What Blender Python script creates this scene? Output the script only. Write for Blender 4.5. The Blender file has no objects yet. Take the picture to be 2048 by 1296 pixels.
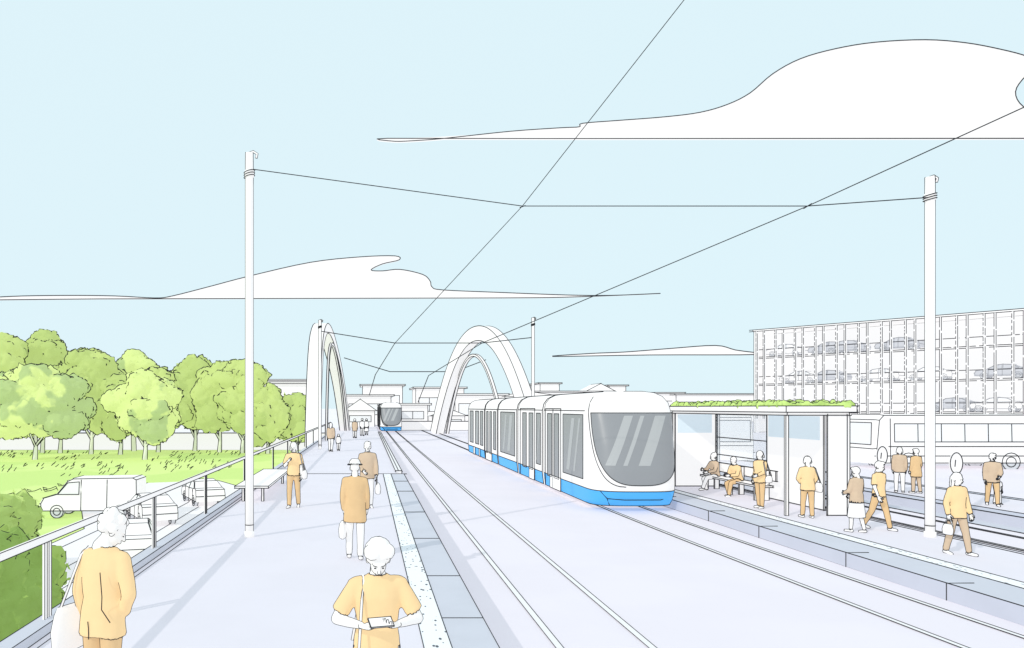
import bpy, bmesh, math, random, time
import numpy as np
from mathutils import Vector, Matrix, noise
from mathutils.bvhtree import BVHTree
random.seed(4)
sc=bpy.context.scene
EYE=Vector((0,0,2.64))      # eye height of the sketcher standing on the platform
K=0.00056                   # ink pen weight
rad=math.radians

# ------------------------------------------------------------------ materials
def lin(h):
    h=h.lstrip('#'); o=[]
    for i in (0,2,4):
        c=int(h[i:i+2],16)/255
        o.append(c/12.92 if c<=.04045 else ((c+.055)/1.055)**2.4)
    return o
MATS={}
def mat(name,col,rough=.9,glow=.42,vary=0.0,scale=1.5,spec=0.1,col2=None,edge=(.42,.58)):
    """matt marker-paper finish: diffuse plus own-colour emission that evens out light and shade"""
    if name in MATS: return MATS[name]
    if isinstance(col,str): col=lin(col)
    m=bpy.data.materials.new(name); m.use_nodes=True
    nt=m.node_tree; b=nt.nodes['Principled BSDF']
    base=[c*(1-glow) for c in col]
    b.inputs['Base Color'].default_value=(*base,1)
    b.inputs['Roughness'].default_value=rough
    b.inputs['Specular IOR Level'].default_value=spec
    b.inputs['Emission Color'].default_value=(*col,1); b.inputs['Emission Strength'].default_value=glow*1.06  # surfaces glow in their own colour to flatten the shading
    if vary or col2:
        if col2 is None: c2=[c*(1-vary) for c in col]
        else: c2=lin(col2) if isinstance(col2,str) else col2
        tc=nt.nodes.new('ShaderNodeTexCoord'); n=nt.nodes.new('ShaderNodeTexNoise')
        n.inputs['Scale'].default_value=scale; n.inputs['Detail'].default_value=3
        for tgt,f in (('Base Color',1-glow),('Emission Color',1)):
            r=nt.nodes.new('ShaderNodeValToRGB')
            r.color_ramp.elements[0].position=edge[0]; r.color_ramp.elements[1].position=edge[1]
            r.color_ramp.elements[0].color=(*[c*f for c in col],1); r.color_ramp.elements[1].color=(*[c*f for c in c2],1)
            nt.links.new(n.outputs['Fac'],r.inputs[0]); nt.links.new(r.outputs[0],b.inputs[tgt])
        nt.links.new(tc.outputs['Object'],n.inputs['Vector'])
    MATS[name]=m; return m
INKM=mat('ink',(.035,.035,.04),glow=0)
INKL=mat('soft_ink',(.33,.34,.37),glow=.3)
WHITE=mat('white_paint',(.98,.97,.97),glow=.60)
OFFW=mat('off_white',(.88,.88,.90))
PAPERSKIN=mat('pale_skin',(.97,.96,.95),glow=.58)
HAIR=mat('pale_hair',(.97,.96,.95),glow=.58)
ORANGE=mat('light_orange_cloth',(1.0,.73,.40),vary=.03,scale=6,glow=.62)
BROWN=mat('tan_trouser_cloth',(.82,.57,.31),vary=.04,scale=6,glow=.58)
TAN=mat('sand_cloth',(.70,.54,.39),vary=.04,scale=6,glow=.55)
PAVE=mat('platform_paving',(.80,.775,.85),vary=.02,scale=.6,glow=.36)
BED=mat('tram_bed_concrete',(.84,.80,.87),vary=.02,scale=.4,glow=.38)
COPE=mat('coping_stone',(.63,.65,.73),vary=.03,scale=1.2,glow=.36)
COPE2=mat('kerb_stone',(.60,.62,.72),vary=.03,scale=1.2)
FARG=mat('far_ground',(.88,.86,.90),vary=.02,scale=.02)
ROAD=mat('pale_road',(.92,.90,.92),vary=.02,scale=.3)
GRASS=mat('grass',(.72,.90,.33),col2=(.63,.84,.28),scale=.06,edge=(.5,.53),glow=.5)
LEAFA=mat('foliage_light',(.50,.66,.28),col2=(.74,.90,.34),scale=.15,edge=(.47,.49),glow=.74)
LEAFB=mat('foliage_mid',(.53,.68,.23),col2=(.60,.75,.26),scale=.15,edge=(.5,.52),glow=.74)
BUSHM=mat('shrub_foliage',(.34,.51,.13),col2=(.27,.43,.11),scale=1.1,edge=(.5,.52),glow=.65)
BUSHL=mat('shrub_foliage_light',(.62,.82,.27),col2=(.40,.57,.17),scale=1.1,edge=(.5,.52),glow=.65)
SEDUM=mat('sedum_roof_planting',(.62,.84,.27),col2=(.48,.68,.2),scale=3,glow=.55)
BARK=mat('pale_bark',(.88,.90,.82))
BLUE=mat('tram_blue',(.095,.48,1.0),rough=.5,spec=.2,glow=.6)
GLASSD=mat('tram_glass',(.31,.325,.345),rough=.35,spec=.2,glow=.5)
GLINT=mat('window_glint_strip',(.47,.49,.50),rough=.6,glow=.5)  # paler grey for reflections painted onto the tram glass
BELLOW=mat('bellows_rubber',(.66,.68,.72))
PALEGL=mat('pale_window',(.87,.88,.90),rough=.5)
CARG=mat('grey_car_paint',(.60,.62,.67),rough=.5,glow=.6)
INTW=mat('self_lit_white',(.96,.96,.97),glow=.78)  # strong added emission brightens shaded interiors and walls
CLOUD=mat('cloud_white',(.98,.98,.98),glow=.9)  # emission in the colour stands in for light scattered by cloud
def tactile():
    m=bpy.data.materials.new('tactile_paving'); m.use_nodes=True; nt=m.node_tree; b=nt.nodes['Principled BSDF']
    b.inputs['Roughness'].default_value=.9
    tc=nt.nodes.new('ShaderNodeTexCoord'); mp=nt.nodes.new('ShaderNodeMapping'); mp.inputs['Scale'].default_value=(13,6,13)
    v=nt.nodes.new('ShaderNodeTexVoronoi'); v.inputs['Scale'].default_value=1.0
    r=nt.nodes.new('ShaderNodeValToRGB'); e=r.color_ramp.elements
    e[0].position=.22; e[0].color=(.10,.11,.13,1); e[1].position=.27; e[1].color=(.92,.90,.93,1)
    n=nt.nodes.new('ShaderNodeTexNoise'); n.inputs['Scale'].default_value=3.0
    ad=nt.nodes.new('ShaderNodeMath'); ad.operation='MULTIPLY_ADD'; ad.inputs[1].default_value=.5
    nt.links.new(tc.outputs['Object'],mp.inputs[0]); nt.links.new(mp.outputs[0],v.inputs['Vector'])
    nt.links.new(tc.outputs['Object'],n.inputs['Vector'])
    nt.links.new(n.outputs['Fac'],ad.inputs[0]); nt.links.new(v.outputs['Distance'],ad.inputs[2])
    ad2=nt.nodes.new('ShaderNodeMath'); ad2.operation='SUBTRACT'; ad2.inputs[1].default_value=.2
    nt.links.new(ad.outputs[0],ad2.inputs[0]); nt.links.new(ad2.outputs[0],r.inputs[0]); nt.links.new(r.outputs[0],b.inputs['Base Color'])
    return m
TACT=tactile()
def shelterglass():
    m=bpy.data.materials.new('shelter_glass'); m.use_nodes=True; nt=m.node_tree; nt.nodes.clear()
    o=nt.nodes.new('ShaderNodeOutputMaterial'); mx=nt.nodes.new('ShaderNodeMixShader'); t=nt.nodes.new('ShaderNodeBsdfTransparent'); d=nt.nodes.new('ShaderNodeBsdfPrincipled')
    d.inputs['Base Color'].default_value=(.85,.92,.97,1); d.inputs['Roughness'].default_value=.15
    mx.inputs[0].default_value=.22
    nt.links.new(t.outputs[0],mx.inputs[1]); nt.links.new(d.outputs[0],mx.inputs[2]); nt.links.new(mx.outputs[0],o.inputs[0]); return m
SGL=shelterglass()

# ------------------------------------------------------------------ helpers
CUR=Matrix()
INK={}; INKA={}; INKK={}; INKC={}
PEND=[]
def link(o): PEND.append(o); return o
def empty(name,loc=(0,0,0)):
    e=bpy.data.objects.new(name,None); e.location=loc; e.empty_display_size=.3; link(e); return e
def attach(o,par):
    if par is not None:
        o.parent=par; o.matrix_parent_inverse=Matrix.Translation(-Vector(par.location))
def mesh(name,V,F,mats,par=None,mi=None,smooth=False,M=None):
    me=bpy.data.meshes.new(name); me.from_pydata([tuple(v) for v in V],[],[tuple(f) for f in F])
    for m in (mats if isinstance(mats,(list,tuple)) else [mats]): me.materials.append(m)
    if mi is not None: me.polygons.foreach_set('material_index',mi)
    if smooth: me.polygons.foreach_set('use_smooth',[True]*len(me.polygons))
    me.update()
    o=bpy.data.objects.new(name,me); link(o); attach(o,par)
    return o
def line(par,pts,over=0.0,world=False):
    L=INK.setdefault(par.name,[])
    P=[Vector(p) if world else CUR@Vector(p) for p in pts]
    for a,b in zip(P[:-1],P[1:]):
        d=(b-a)*over
        L.append((a-d,b+d))
def box(par,name,x0,x1,y0,y1,z0,z1,m,ink=True,over=.012):
    C=[(x0,y0,z0),(x1,y0,z0),(x1,y1,z0),(x0,y1,z0),(x0,y0,z1),(x1,y0,z1),(x1,y1,z1),(x0,y1,z1)]
    W=[CUR@Vector(c) for c in C]
    F=[(0,3,2,1),(4,5,6,7),(0,1,5,4),(1,2,6,5),(2,3,7,6),(3,0,4,7)]
    o=mesh(name,W,F,m,par)
    if ink and par is not None:
        for a,b in ((0,1),(1,2),(2,3),(3,0),(4,5),(5,6),(6,7),(7,4),(0,4),(1,5),(2,6),(3,7)):
            line(par,[C[a],C[b]],over)
    return o
def quad(par,name,pts,m,ink=True):
    o=mesh(name,[CUR@Vector(p) for p in pts],[tuple(range(len(pts)))],m,par)
    if ink and par is not None: line(par,list(pts)+[pts[0]])
    return o
def contour(me,M,par):
    n=len(me.vertices); co=np.empty(n*3); me.vertices.foreach_get('co',co); co=co.reshape(-1,3)
    no=np.empty(n*3); me.vertices.foreach_get('normal',no); no=no.reshape(-1,3)
    R=np.array(M.to_3x3()); T=np.array(M.translation)
    co=co@R.T+T; Rn=np.array(M.to_3x3().inverted().transposed()); no=no@Rn.T
    d=((co-np.array(EYE))*no).sum(1)
    me.calc_loop_triangles(); k=len(me.loop_triangles); t=np.empty(k*3,dtype=np.int32); me.loop_triangles.foreach_get('vertices',t); t=t.reshape(-1,3)
    s=d[t]>0; c=s.sum(1); keep=(c==1)|(c==2); t=t[keep]; s=s[keep]; c=c[keep]
    if len(t)==0: return
    odd=np.where(c==1,s.argmax(1),s.argmin(1)); r=np.arange(len(t))
    a=t[r,odd]; b=t[r,(odd+1)%3]; e=t[r,(odd+2)%3]
    def it(i,j):
        w=(d[i]/(d[i]-d[j]+1e-12))[:,None]; return co[i]+(co[j]-co[i])*w
    INKA.setdefault(par.name,[]).append(np.stack([it(a,b),it(a,e)],1))
def matb_edges(me,M,par):
    mi=[p.material_index for p in me.polygons]; ed={}; out=[]
    for p,m in zip(me.polygons,mi):
        for k in p.edge_keys:
            q=ed.get(k)
            if q is None: ed[k]=m
            elif q!=m: out.append(k)
    L=INK.setdefault(par.name,[]); vs=me.vertices
    for a,b in out: L.append((M@vs[a].co,M@vs[b].co))
def flush_ink():
    for pn in sorted(set(INK)|set(INKA)):
        arrs=list(INKA.get(pn,[]))
        if INK.get(pn): arrs.append(np.array([[tuple(p),tuple(q)] for p,q in INK[pn]]))
        if not arrs: continue
        A=np.concatenate(arrs)
        kk=K*INKK.get(pn,1.0)
        d=A[:,1]-A[:,0]; L=np.linalg.norm(d,axis=1); k=L>1e-5
        A=A[k]; d=d[k]/L[k][:,None]
        up=np.tile(np.array([0,0,1.0]),(len(d),1)); up[np.abs(d[:,2])>.9]=(1,0,0)
        a=np.cross(d,up); a/=np.linalg.norm(a,axis=1)[:,None]; b=np.cross(d,a)
        V=[]
        for i in (0,1):
            r=(kk*np.maximum(np.linalg.norm(A[:,i]-np.array(EYE),axis=1),2.5))[:,None]
            p=A[:,i]+d*r*(.5 if i else -.5)
            V+= [p+a*r,p+b*r,p-a*r,p-b*r]
        n=len(A); V=np.stack(V,1).reshape(-1,3)
        base=np.arange(n)[:,None]*8
        F=np.concatenate([base+np.array(q) for q in ((0,1,5,4),(1,2,6,5),(2,3,7,6),(3,0,4,7))])
        me=bpy.data.meshes.new('ink_lines'); me.from_pydata(V.tolist(),[],F.tolist()); me.materials.append(INKC.get(pn,INKM))
        o=bpy.data.objects.new('ink_lines',me); link(o); attach(o,bpy.data.objects[pn])

def frame(d):
    d=d.normalized(); a=d.cross(Vector((0,0,1))) if abs(d.z)<.9 else d.cross(Vector((1,0,0)))
    a.normalize(); return d,a,d.cross(a)
def capsule(p0,r0,p1,r1,n=12):
    p0=Vector(p0);p1=Vector(p1); d,a,b=frame(p1-p0)
    R=[(p0-d*r0*.97,.2*r0),(p0-d*r0*.7,.7*r0),(p0,r0),(p1,r1),(p1+d*r1*.7,.7*r1),(p1+d*r1*.97,.2*r1)]
    return loft([(c,a*r,b*r) for c,r in R],n)
def loft(R,n=16):
    V=[];F=[]
    for c,ax,ay in R:
        for i in range(n):
            t=2*math.pi*i/n; V.append(Vector(c)+Vector(ax)*math.cos(t)+Vector(ay)*math.sin(t))
    for j in range(len(R)-1):
        for i in range(n):
            k=(i+1)%n; F.append((j*n+i,j*n+k,(j+1)*n+k,(j+1)*n+i))
    F.append(tuple(range(n-1,-1,-1))); F.append(tuple((len(R)-1)*n+i for i in range(n)))
    return V,F
def ell(c,rx,ry,rz,n=14):
    R=[]
    for j in range(1,10):
        t=-math.pi/2+math.pi*j/10; R.append((Vector(c)+Vector((0,0,rz*math.sin(t))),Vector((rx*math.cos(t),0,0)),Vector((0,ry*math.cos(t),0))))
    return loft(R,n)
def tube(par,name,pts,r,m,n=8,ink=True):
    pts=[CUR@Vector(p) for p in pts]; R=[]
    for i,p in enumerate(pts):
        t=(pts[min(i+1,len(pts)-1)]-pts[max(i-1,0)]); d,a,b=frame(t)
        rr=r[i] if isinstance(r,(list,tuple)) else r
        R.append((p,a*rr,b*rr))
    for i in range(1,len(R)):
        if R[i][1].dot(R[i-1][1])<0: R[i]=(R[i][0],-R[i][1],-R[i][2])
    V,F=loft(R,n); o=mesh(name,V,F,m,par,smooth=True)
    if ink: contour(o.data,Matrix(),par)
    return o
def remesh(parts,voxel,smooth=2):
    V=[];F=[];MI=[]
    for (v,f),m in parts:
        o=len(V); V+=v; F+=[tuple(i+o for i in q) for q in f]; MI+=[m]*len(f)
    me=bpy.data.meshes.new('tmp'); me.from_pydata([tuple(v) for v in V],[],F); ob=bpy.data.objects.new('tmp',me); sc.collection.objects.link(ob)
    r=ob.modifiers.new('r','REMESH'); r.mode='VOXEL'; r.voxel_size=voxel
    if smooth:
        s=ob.modifiers.new('s','SMOOTH'); s.factor=.5; s.iterations=smooth
    dg=bpy.context.evaluated_depsgraph_get(); dg.update()
    me2=bpy.data.meshes.new_from_object(ob.evaluated_get(dg))
    mi=[0]*len(me2.polygons)
    if len(set(MI))>1:
        bv=BVHTree.FromPolygons(V,F)
        for i,p in enumerate(me2.polygons):
            h=bv.find_nearest(p.center); mi[i]=(MI[h[2]] if h[2] is not None else 0)
    bpy.data.objects.remove(ob)
    me2.materials.clear()
    return me2,mi

# ------------------------------------------------------------------ ground & platforms
ZB=-.42; ZR=-.15
def sheet(name,pts,z,m,par=None):
    return mesh(name,[(x,y,z) for x,y in pts],[tuple(range(len(pts)))],m,par)
sheet('ground',[(-3000,-300),(3000,-300),(3000,3500),(-3000,3500)],-3.3,FARG)
sheet('grass',[(-260,-10),(-4.2,-10),(-4.2,103),(-260,103)],-3.2,GRASS)
rd=empty('lower_road',(-10,30,-3.19))
RP=[(-8.1,5),(-8.1,46),(-9.3,55),(-12,60),(-17,58),(-17.5,50),(-16.0,42),(-13.6,36),(-13.2,5)]
sheet('road_surface',RP,-3.19,ROAD,rd)
line(rd,[(x,y,-3.185) for x,y in RP[:4]]); line(rd,[(x,y,-3.185) for x,y in RP[4:]])
line(rd,[(-11,8,-3.185),(-11,46,-3.185),(-12.5,57,-3.185)])
line(rd,[(-9.8,20,-3.185),(-9.9,44,-3.185)]); line(rd,[(-12.6,10,-3.185),(-12.8,38,-3.185),(-15,48,-3.185)])
box(None,'tram_bed',-4.0,1500,-30,1200,-3.29,ZB,BED)
lp=empty('station_platform',(0,10,0))
box(lp,'paving',-3.95,.62,-10,29.8,-.6,0,PAVE,ink=False)
box(lp,'tactile_base',.62,.93,-10,29.8,-.6,.003,TACT,ink=False)
box(lp,'coping',.93,1.45,-10,29.8,-.6,.0,COPE,ink=False)
for X in (.62,.93,1.45): line(lp,[(X,2,.004),(X,29.8,.004)])
line(lp,[(-3.7,29.8,.003),(1.45,29.8,.003)],.02)
for Y in (5.6,6.6,7.8,9.4,11.75,15.1,18.9,23.6,26.8): line(lp,[(.93,Y,.004),(1.45,Y,.004)],.0)
line(lp,[(1.45,2,ZB+.003),(1.45,29.8,ZB+.003)])
box(lp,'edge_kerb',-3.95,-3.72,-10,29.8,-.6,.12,COPE,ink=False)
for X,Z in ((-3.72,.122),(-3.72,.004),(-3.95,.122)): line(lp,[(X,2,Z),(X,29.8,Z)])
line(lp,[(-3.62,4,.003),(-3.62,29.8,.003)])
fp=empty('pavement',(0,60,0))
box(fp,'paving',-3.95,1.15,29.8,150,-.6,-.012,PAVE,ink=False)
box(fp,'edge_kerb',-3.95,-3.72,29.8,80,-.6,.11,COPE,ink=False)
line(fp,[(-3.72,29.8,.11),(-3.72,80,.11)])
box(fp,'low_edge_beam',1.15,1.42,31,80,ZB,.03,OFFW); line(fp,[(1.28,31,.035),(1.28,80,.035)])
rp=empty('station_platform',(11,20,ZR))
box(rp,'coping',9.2,10.1,-5,60,-.6,ZR,COPE,ink=False)
box(rp,'tactile_base',10.1,10.45,-5,60,-.6,ZR+.003,TACT,ink=False)
box(rp,'paving',10.45,12.6,-5,60,-.6,ZR,PAVE,ink=False)
for X in (9.2,10.1,10.45,12.45,12.6): line(rp,[(X,5,ZR+.003),(X,60,ZR+.003)])
line(rp,[(9.2,5,ZB+.004),(9.2,60,ZB+.004)])
box(rp,'kerb_face',9.19,9.2,-5,60,ZB+.002,ZR-.004,COPE2,ink=False)
for Y in (9.6,11.9,14.4,17.6,20.2,23.4,28,34): line(rp,[(9.185,Y,ZB),(9.185,Y,ZR),(9.62,Y,ZR+.004)])
p2=empty('station_platform',(18,25,ZR))
box(p2,'coping',16.6,17.2,-5,70,-.6,ZR,COPE2,ink=False)
box(p2,'paving',17.2,19.6,-5,70,-.6,ZR,PAVE,ink=False)
box(p2,'back_kerb',19.6,19.9,-5,70,-.6,ZR+.002,COPE,ink=False)
for X in (16.6,17.2,19.6,19.9): line(p2,[(X,8,ZR+.004),(X,70,ZR+.004)])
box(p2,'track_gutter',15.9,16.6,-5,70,ZB,ZB+.006,COPE,ink=False); line(p2,[(15.9,8,ZB+.01),(15.9,70,ZB+.01)])
box(p2,'track_gutter',12.6,13.1,-5,70,ZB,ZB+.006,COPE,ink=False); line(p2,[(13.1,8,ZB+.01),(13.1,70,ZB+.01)])
def rail(par,f,ys):
    V=[];F=[]
    for y in ys:
        x=f(y); V+=[(x-.045,y,ZB+.012),(x+.045,y,ZB+.012)]
    for i in range(len(ys)-1): F.append((2*i,2*i+1,2*i+3,2*i+2))
    mesh('rail',V,F,OFFW,par)
    for s in (-.05,.05): line(par,[(f(y)+s,y,ZB+.013) for y in ys])
tr=empty('tram_track',(3,30,ZB))
ys=[3,10,20,30,45,70,100,140]
rail(tr,lambda y:2.44,ys); rail(tr,lambda y:3.62,ys)
tr=empty('tram_track',(7.9,30,ZB))
ys=[5,7,9,11,13,15,17,19,22,30,50,140]
g=lambda y:.4*max(0,(22-y)/13)**1.3
rail(tr,lambda y:7.2+g(y),ys); rail(tr,lambda y:8.42+.8*g(y),ys)
tr=empty('tram_track',(14.5,30,ZB))
ys=[5,70]; rail(tr,lambda y:14.0,ys); rail(tr,lambda y:15.3,ys)

# ------------------------------------------------------------------ masts and wires
def mast(x,y,z0,z1,r):
    e=empty('overhead_line_mast',(x,y,z0))
    tube(e,'pole',[(x,y,z0),(x,y,z0+2),(x,y,z1-1),(x,y,z1)],r,WHITE,16)
    tube(e,'base_collar',[(x,y,z0),(x,y,z0+.12)],r*1.25,WHITE,16,False)
    for z in (z1-.38,z1-.43,z1-.48):
        line(e,[(x+r*1.35*math.cos(t),y+r*1.35*math.sin(t),z+.03*math.cos(t*1.0)) for t in [i*math.pi/8 for i in range(17)]])
    tube(e,'clamp_band',[(x,y,z1-.50),(x,y,z1-.36)],r*1.2,WHITE,16,False)
    tube(e,'top_bracket',[(x,y,z1),(x+.08,y,z1+.03),(x+.16,y,z1-.02),(x+.14,y,z1-.10)],.02,WHITE,6)
    for zz in (z0+.25,): line(e,[(x+r*1.05*math.cos(t),y+r*1.05*math.sin(t),zz) for t in [i*math.pi/8 for i in range(17)]])
    return e
mast(-2.41,15.3,0,7.83,.08); mast(12.12,16.16,ZR,7.6,.09)
mast(-3.03,47.8,0,8.2,.085); mast(10.55,47.8,ZR,8.35,.085)
w=empty('overhead_wires',(5,30,6.7))
line(w,[(3.22,-2,6.78),(3.2,7.6,6.76),(3.16,15.3,6.75),(1.75,47.8,6.75),(.9,86,6.4),(0.0,150,3.9)])
line(w,[(9.0,-2,6.75),(8.98,15.3,6.75),(7.3,47.8,6.75),(7.0,86,6.3),(9.9,150,3.2)])
line(w,[(-2.33,15.3,7.5),(3.16,15.3,6.75),(8.98,15.3,6.75),(12.05,16.1,7.15)])
line(w,[(3.11,15.3,6.72),(3.22,15.3,6.76)]); line(w,[(8.9,15.3,6.70),(9.06,15.3,6.80)])
line(w,[(-2.95,47.8,7.5),(1.75,47.8,6.75),(7.3,47.8,6.75),(10.47,47.8,7.1)])
line(w,[(-2.6,84,8.2),(2.57,86,6.75),(10,86,6.75),(12.3,78,7.6)])

# ------------------------------------------------------------------ railing, left bench
rl=empty('platform_railing',(-3.85,20,0))
for a,b in ((-2,6),(6,30),(30,78)):
    box(rl,'handrail',-3.87,-3.83,a,b,1.03,1.12,WHITE,False)
for Z in (1.03,1.12): line(rl,[(-3.828,1,Z),(-3.828,78,Z)])
for Y in (4.6,9.0,13.5,17.8,23.4,30.5,36,41.5,47,53,60,68,76):
    for dy in (-.06,.06):
        box(rl,'post',-3.86,-3.835,Y+dy-.035,Y+dy+.035,.11,1.03,WHITE,False)
        for q in (-.035,.035): line(rl,[(-3.832,Y+dy+q,.11),(-3.832,Y+dy+q,1.03)])
INKK[rl.name]=.9
bn=empty('platform_bench',(-3.2,23,0))
box(bn,'seat',-3.68,-2.75,20.8,26.5,.40,.46,WHITE)
for Y in (21.1,26.0):
    for X in (-3.5,-2.95): box(bn,'leg',X-.03,X+.03,Y,Y+.06,0,.4,WHITE)

# ------------------------------------------------------------------ trams
EXQ=.62
def hw(z):
    T=[(-.25,1.21),(.2,1.26),(2.5,1.26),(2.78,1.20),(2.97,1.06),(3.08,.84),(3.13,.5)]
    for (a,b),(c,d) in zip(T[:-1],T[1:]):
        if z<=c: return b+(d-b)*(z-a)/(c-a)
    return .5
def LL(z):
    T=[(-.25,.85),(-.05,1.12),(.3,1.25),(.8,1.22),(1.6,1.05),(2.4,.80),(2.78,.62),(2.97,.42),(3.08,.22),(3.13,.0)]
    for (a,b),(c,d) in zip(T[:-1],T[1:]):
        if z<=c: return b+(d-b)*(z-a)/(c-a)
    return 0
def tram(dx,dy,dz=0):
    global CUR
    CUR=Matrix.Translation((dx,dy,dz)); e=empty('tram',(7.89+dx,36+dy,ZB)); cx=7.89; yc=22.9
    def S(th,z,off=0):
        s=math.sin(th); c=math.cos(th); h=hw(z)+off
        return (cx+h*math.copysign(abs(s)**EXQ,s), yc-(LL(z)+off)*abs(c)**EXQ, z)
    zs=[-.25,-.1,.05,.2,.4,.7,1.0,1.3,1.6,1.9,2.2,2.5,2.65,2.78,2.9,2.97,3.03,3.08,3.11,3.13]; N=40
    V=[];F=[];mi=[]
    for z in zs:
        for i in range(N+1): V.append(CUR@Vector(S(-math.pi/2+math.pi*i/N,z)))
    for j in range(len(zs)-1):
        for i in range(N):
            a=j*(N+1)+i; F.append((a,a+1,a+N+2,a+N+1)); mi.append(1 if zs[j+1]<=.2 else 0)
    F.append(tuple((len(zs)-1)*(N+1)+i for i in range(N+1))); mi.append(0)
    F.append(tuple(range(N,-1,-1))); mi.append(1)
    o=mesh('cab',V,F,[WHITE,BLUE],e,mi,True); contour(o.data,Matrix(),e)
    for z in (.2,-.25): line(e,[S(-math.pi/2+math.pi*i/N,z,.004) for i in range(N+1)])
    V=[];F=[];NV=22;NU=30
    def tm(v,a=0): return rad(82 if a>0 else 66)*max(0,1-(1-v)**2.4)**.55
    def W(a,v,off): return S(a*tm(v,a),.38+2.10*v,off)
    for j in range(NV+1):
        for i in range(NU+1): V.append(CUR@Vector(W(-1+2*i/NU,(j/NV)**1.6,.015)))
    for j in range(NV):
        for i in range(NU): a=j*(NU+1)+i; F.append((a,a+1,a+NU+2,a+NU+1))
    mesh('windscreen',V,F,GLASSD,e,smooth=True)
    line(e,[W(-1,(j/40)**1.6,.017) for j in range(41)]+[W(-1+2*i/20,1,.017) for i in range(21)]+[W(1,(j/40)**1.6,.017) for j in range(40,-1,-1)])
    line(e,[S(-rad(66)*max(0,1-(1-v)**2.4)**.5-rad(10),.34+2.62*v,.006) for v in [(j/30)**1.6 for j in range(31)]])
    def SX(x,z,off):
        s=max(-1,min(1,x/hw(z))); th=math.copysign(math.asin(abs(s)**(1/EXQ)),s); return S(th,z,off)
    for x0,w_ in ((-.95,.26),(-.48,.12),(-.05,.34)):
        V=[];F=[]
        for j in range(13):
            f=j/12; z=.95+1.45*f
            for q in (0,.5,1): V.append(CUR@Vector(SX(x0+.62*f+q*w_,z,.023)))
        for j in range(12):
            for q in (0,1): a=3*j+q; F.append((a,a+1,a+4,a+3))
        mesh('windscreen_glint_strip',V,F,GLINT,e)  # slanted pale strip drawn as a windscreen reflection
    line(e,[S(rad(-50),.2,.006),S(rad(-36),-.02,.006),S(rad(-10),-.05,.006),S(rad(20),-.05,.006),S(rad(60),.02,.006)])
    line(e,[S(rad(-36),-.02,.006),S(rad(-28),-.24,.006)])
    prof=[(-hw(z),z) for z in (-.25,.2,2.5,2.65,2.78,2.9,2.97,3.03,3.08,3.13)]; prof+=[(-x,z) for x,z in reversed(prof)]
    mods=[(22.9,28.15),(28.45,33.0),(33.3,38.0),(38.3,42.2),(42.5,49.2)]
    n=len(prof)
    for k,(a,b) in enumerate(mods):
        V=[CUR@Vector((cx+x,y,z)) for y in (a,b) for x,z in prof]
        F=[(i,(i+1)%n,n+(i+1)%n,n+i) for i in range(n)]+[tuple(range(n-1,-1,-1)),tuple(range(n,2*n))]
        m=[1 if i in (0,n-2) else 0 for i in range(n)]+[0,0]
        o=mesh('saloon_body',V,F,[WHITE,BLUE],e,m); 
        for y in ((b,) if k==0 else (a,b)): line(e,[(cx+x,y,z) for x,z in prof])
        for x in (-1.262,1.262): line(e,[(cx+x,a,.2),(cx+x,b,.2)])
        for x in (-hw(-.25),hw(-.25)): line(e,[(cx+x,a,-.25),(cx+x,b,-.25)])
        line(e,[(cx-1.258,a,2.54),(cx-1.258,b,2.54)])
    line(e,[(cx-.6,23.2,3.13),(cx-.6,49,3.13)])
    for a,b in ((28.15,28.45),(33.0,33.3),(38.0,38.3),(42.2,42.5)):
        V=[CUR@Vector((cx+x*.95,y,(z-1.4)*.96+1.4)) for y in (a,b) for x,z in prof]
        mesh('gangway_bellows',V,[(i,(i+1)%n,n+(i+1)%n,n+i) for i in range(n)],WHITE,e)
    for s in (-1,1):
        X=cx+s*1.268
        def pane(y0,y1,z0=.45,z1=2.42,m=GLASSD,nm='side_window',xo=0):
            quad(e,nm,[(X+s*xo,y0,z0),(X+s*xo,y1,z0),(X+s*xo,y1,z1),(X+s*xo,y0,z1)],m)
        def sill(a,b): quad(e,'door_sill_panel',[(X+s*.003,a,-.24),(X+s*.003,b,-.24),(X+s*.003,b,.21),(X+s*.003,a,.21)],WHITE)
        pane(23.05,25.4)
        sill(25.7,27.2)
        pane(25.95,26.6,.15); pane(26.95,27.6,.15)
        line(e,[(X,25.7,-.2),(X,25.7,2.6),(X,27.9,2.6),(X,27.9,-.2)]); line(e,[(X,26.78,-.2),(X,26.78,2.6)])
        pane(28.7,29.4); pane(30.0,30.75,.15); pane(31.25,32.0,.15)
        line(e,[(X,29.7,-.2),(X,29.7,2.6),(X,32.5,2.6),(X,32.5,-.2)]); sill(29.75,30.7)
        pane(33.7,37.3)
        pane(38.7,39.4); pane(40.0,40.6,.15); pane(41.1,41.7,.15); sill(39.9,41.9)
        pane(43.0,44.0); pane(44.6,46.0); pane(46.9,48.4); sill(44.1,44.5); sill(46.1,46.8)
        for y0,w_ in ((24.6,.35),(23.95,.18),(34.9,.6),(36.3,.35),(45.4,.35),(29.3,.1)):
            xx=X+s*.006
            mesh('window_glint_strip',[CUR@Vector(p) for p in ((xx,y0,.6),(xx,y0+w_,.6),(xx,y0+w_-.62,2.3),(xx,y0-.62,2.3))],[(0,1,2,3)],GLINT,e)  # diagonal pale strips imitate reflections in the side windows
    for y in (25.2,30.8,35.6,40.2,46):
        for x in (-.72,.72):
            V,F=loft([(CUR@Vector((cx+x-.06,y,ZB+.30)),Vector((0,.28,0)),Vector((0,0,.28))),(CUR@Vector((cx+x+.06,y,ZB+.30)),Vector((0,.28,0)),Vector((0,0,.28)))],20)
            mesh('wheel',V,F,BELLOW,e)
    CUR=Matrix()
tram(0,0)
tram(2.85-7.89,68.3,.1)

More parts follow.
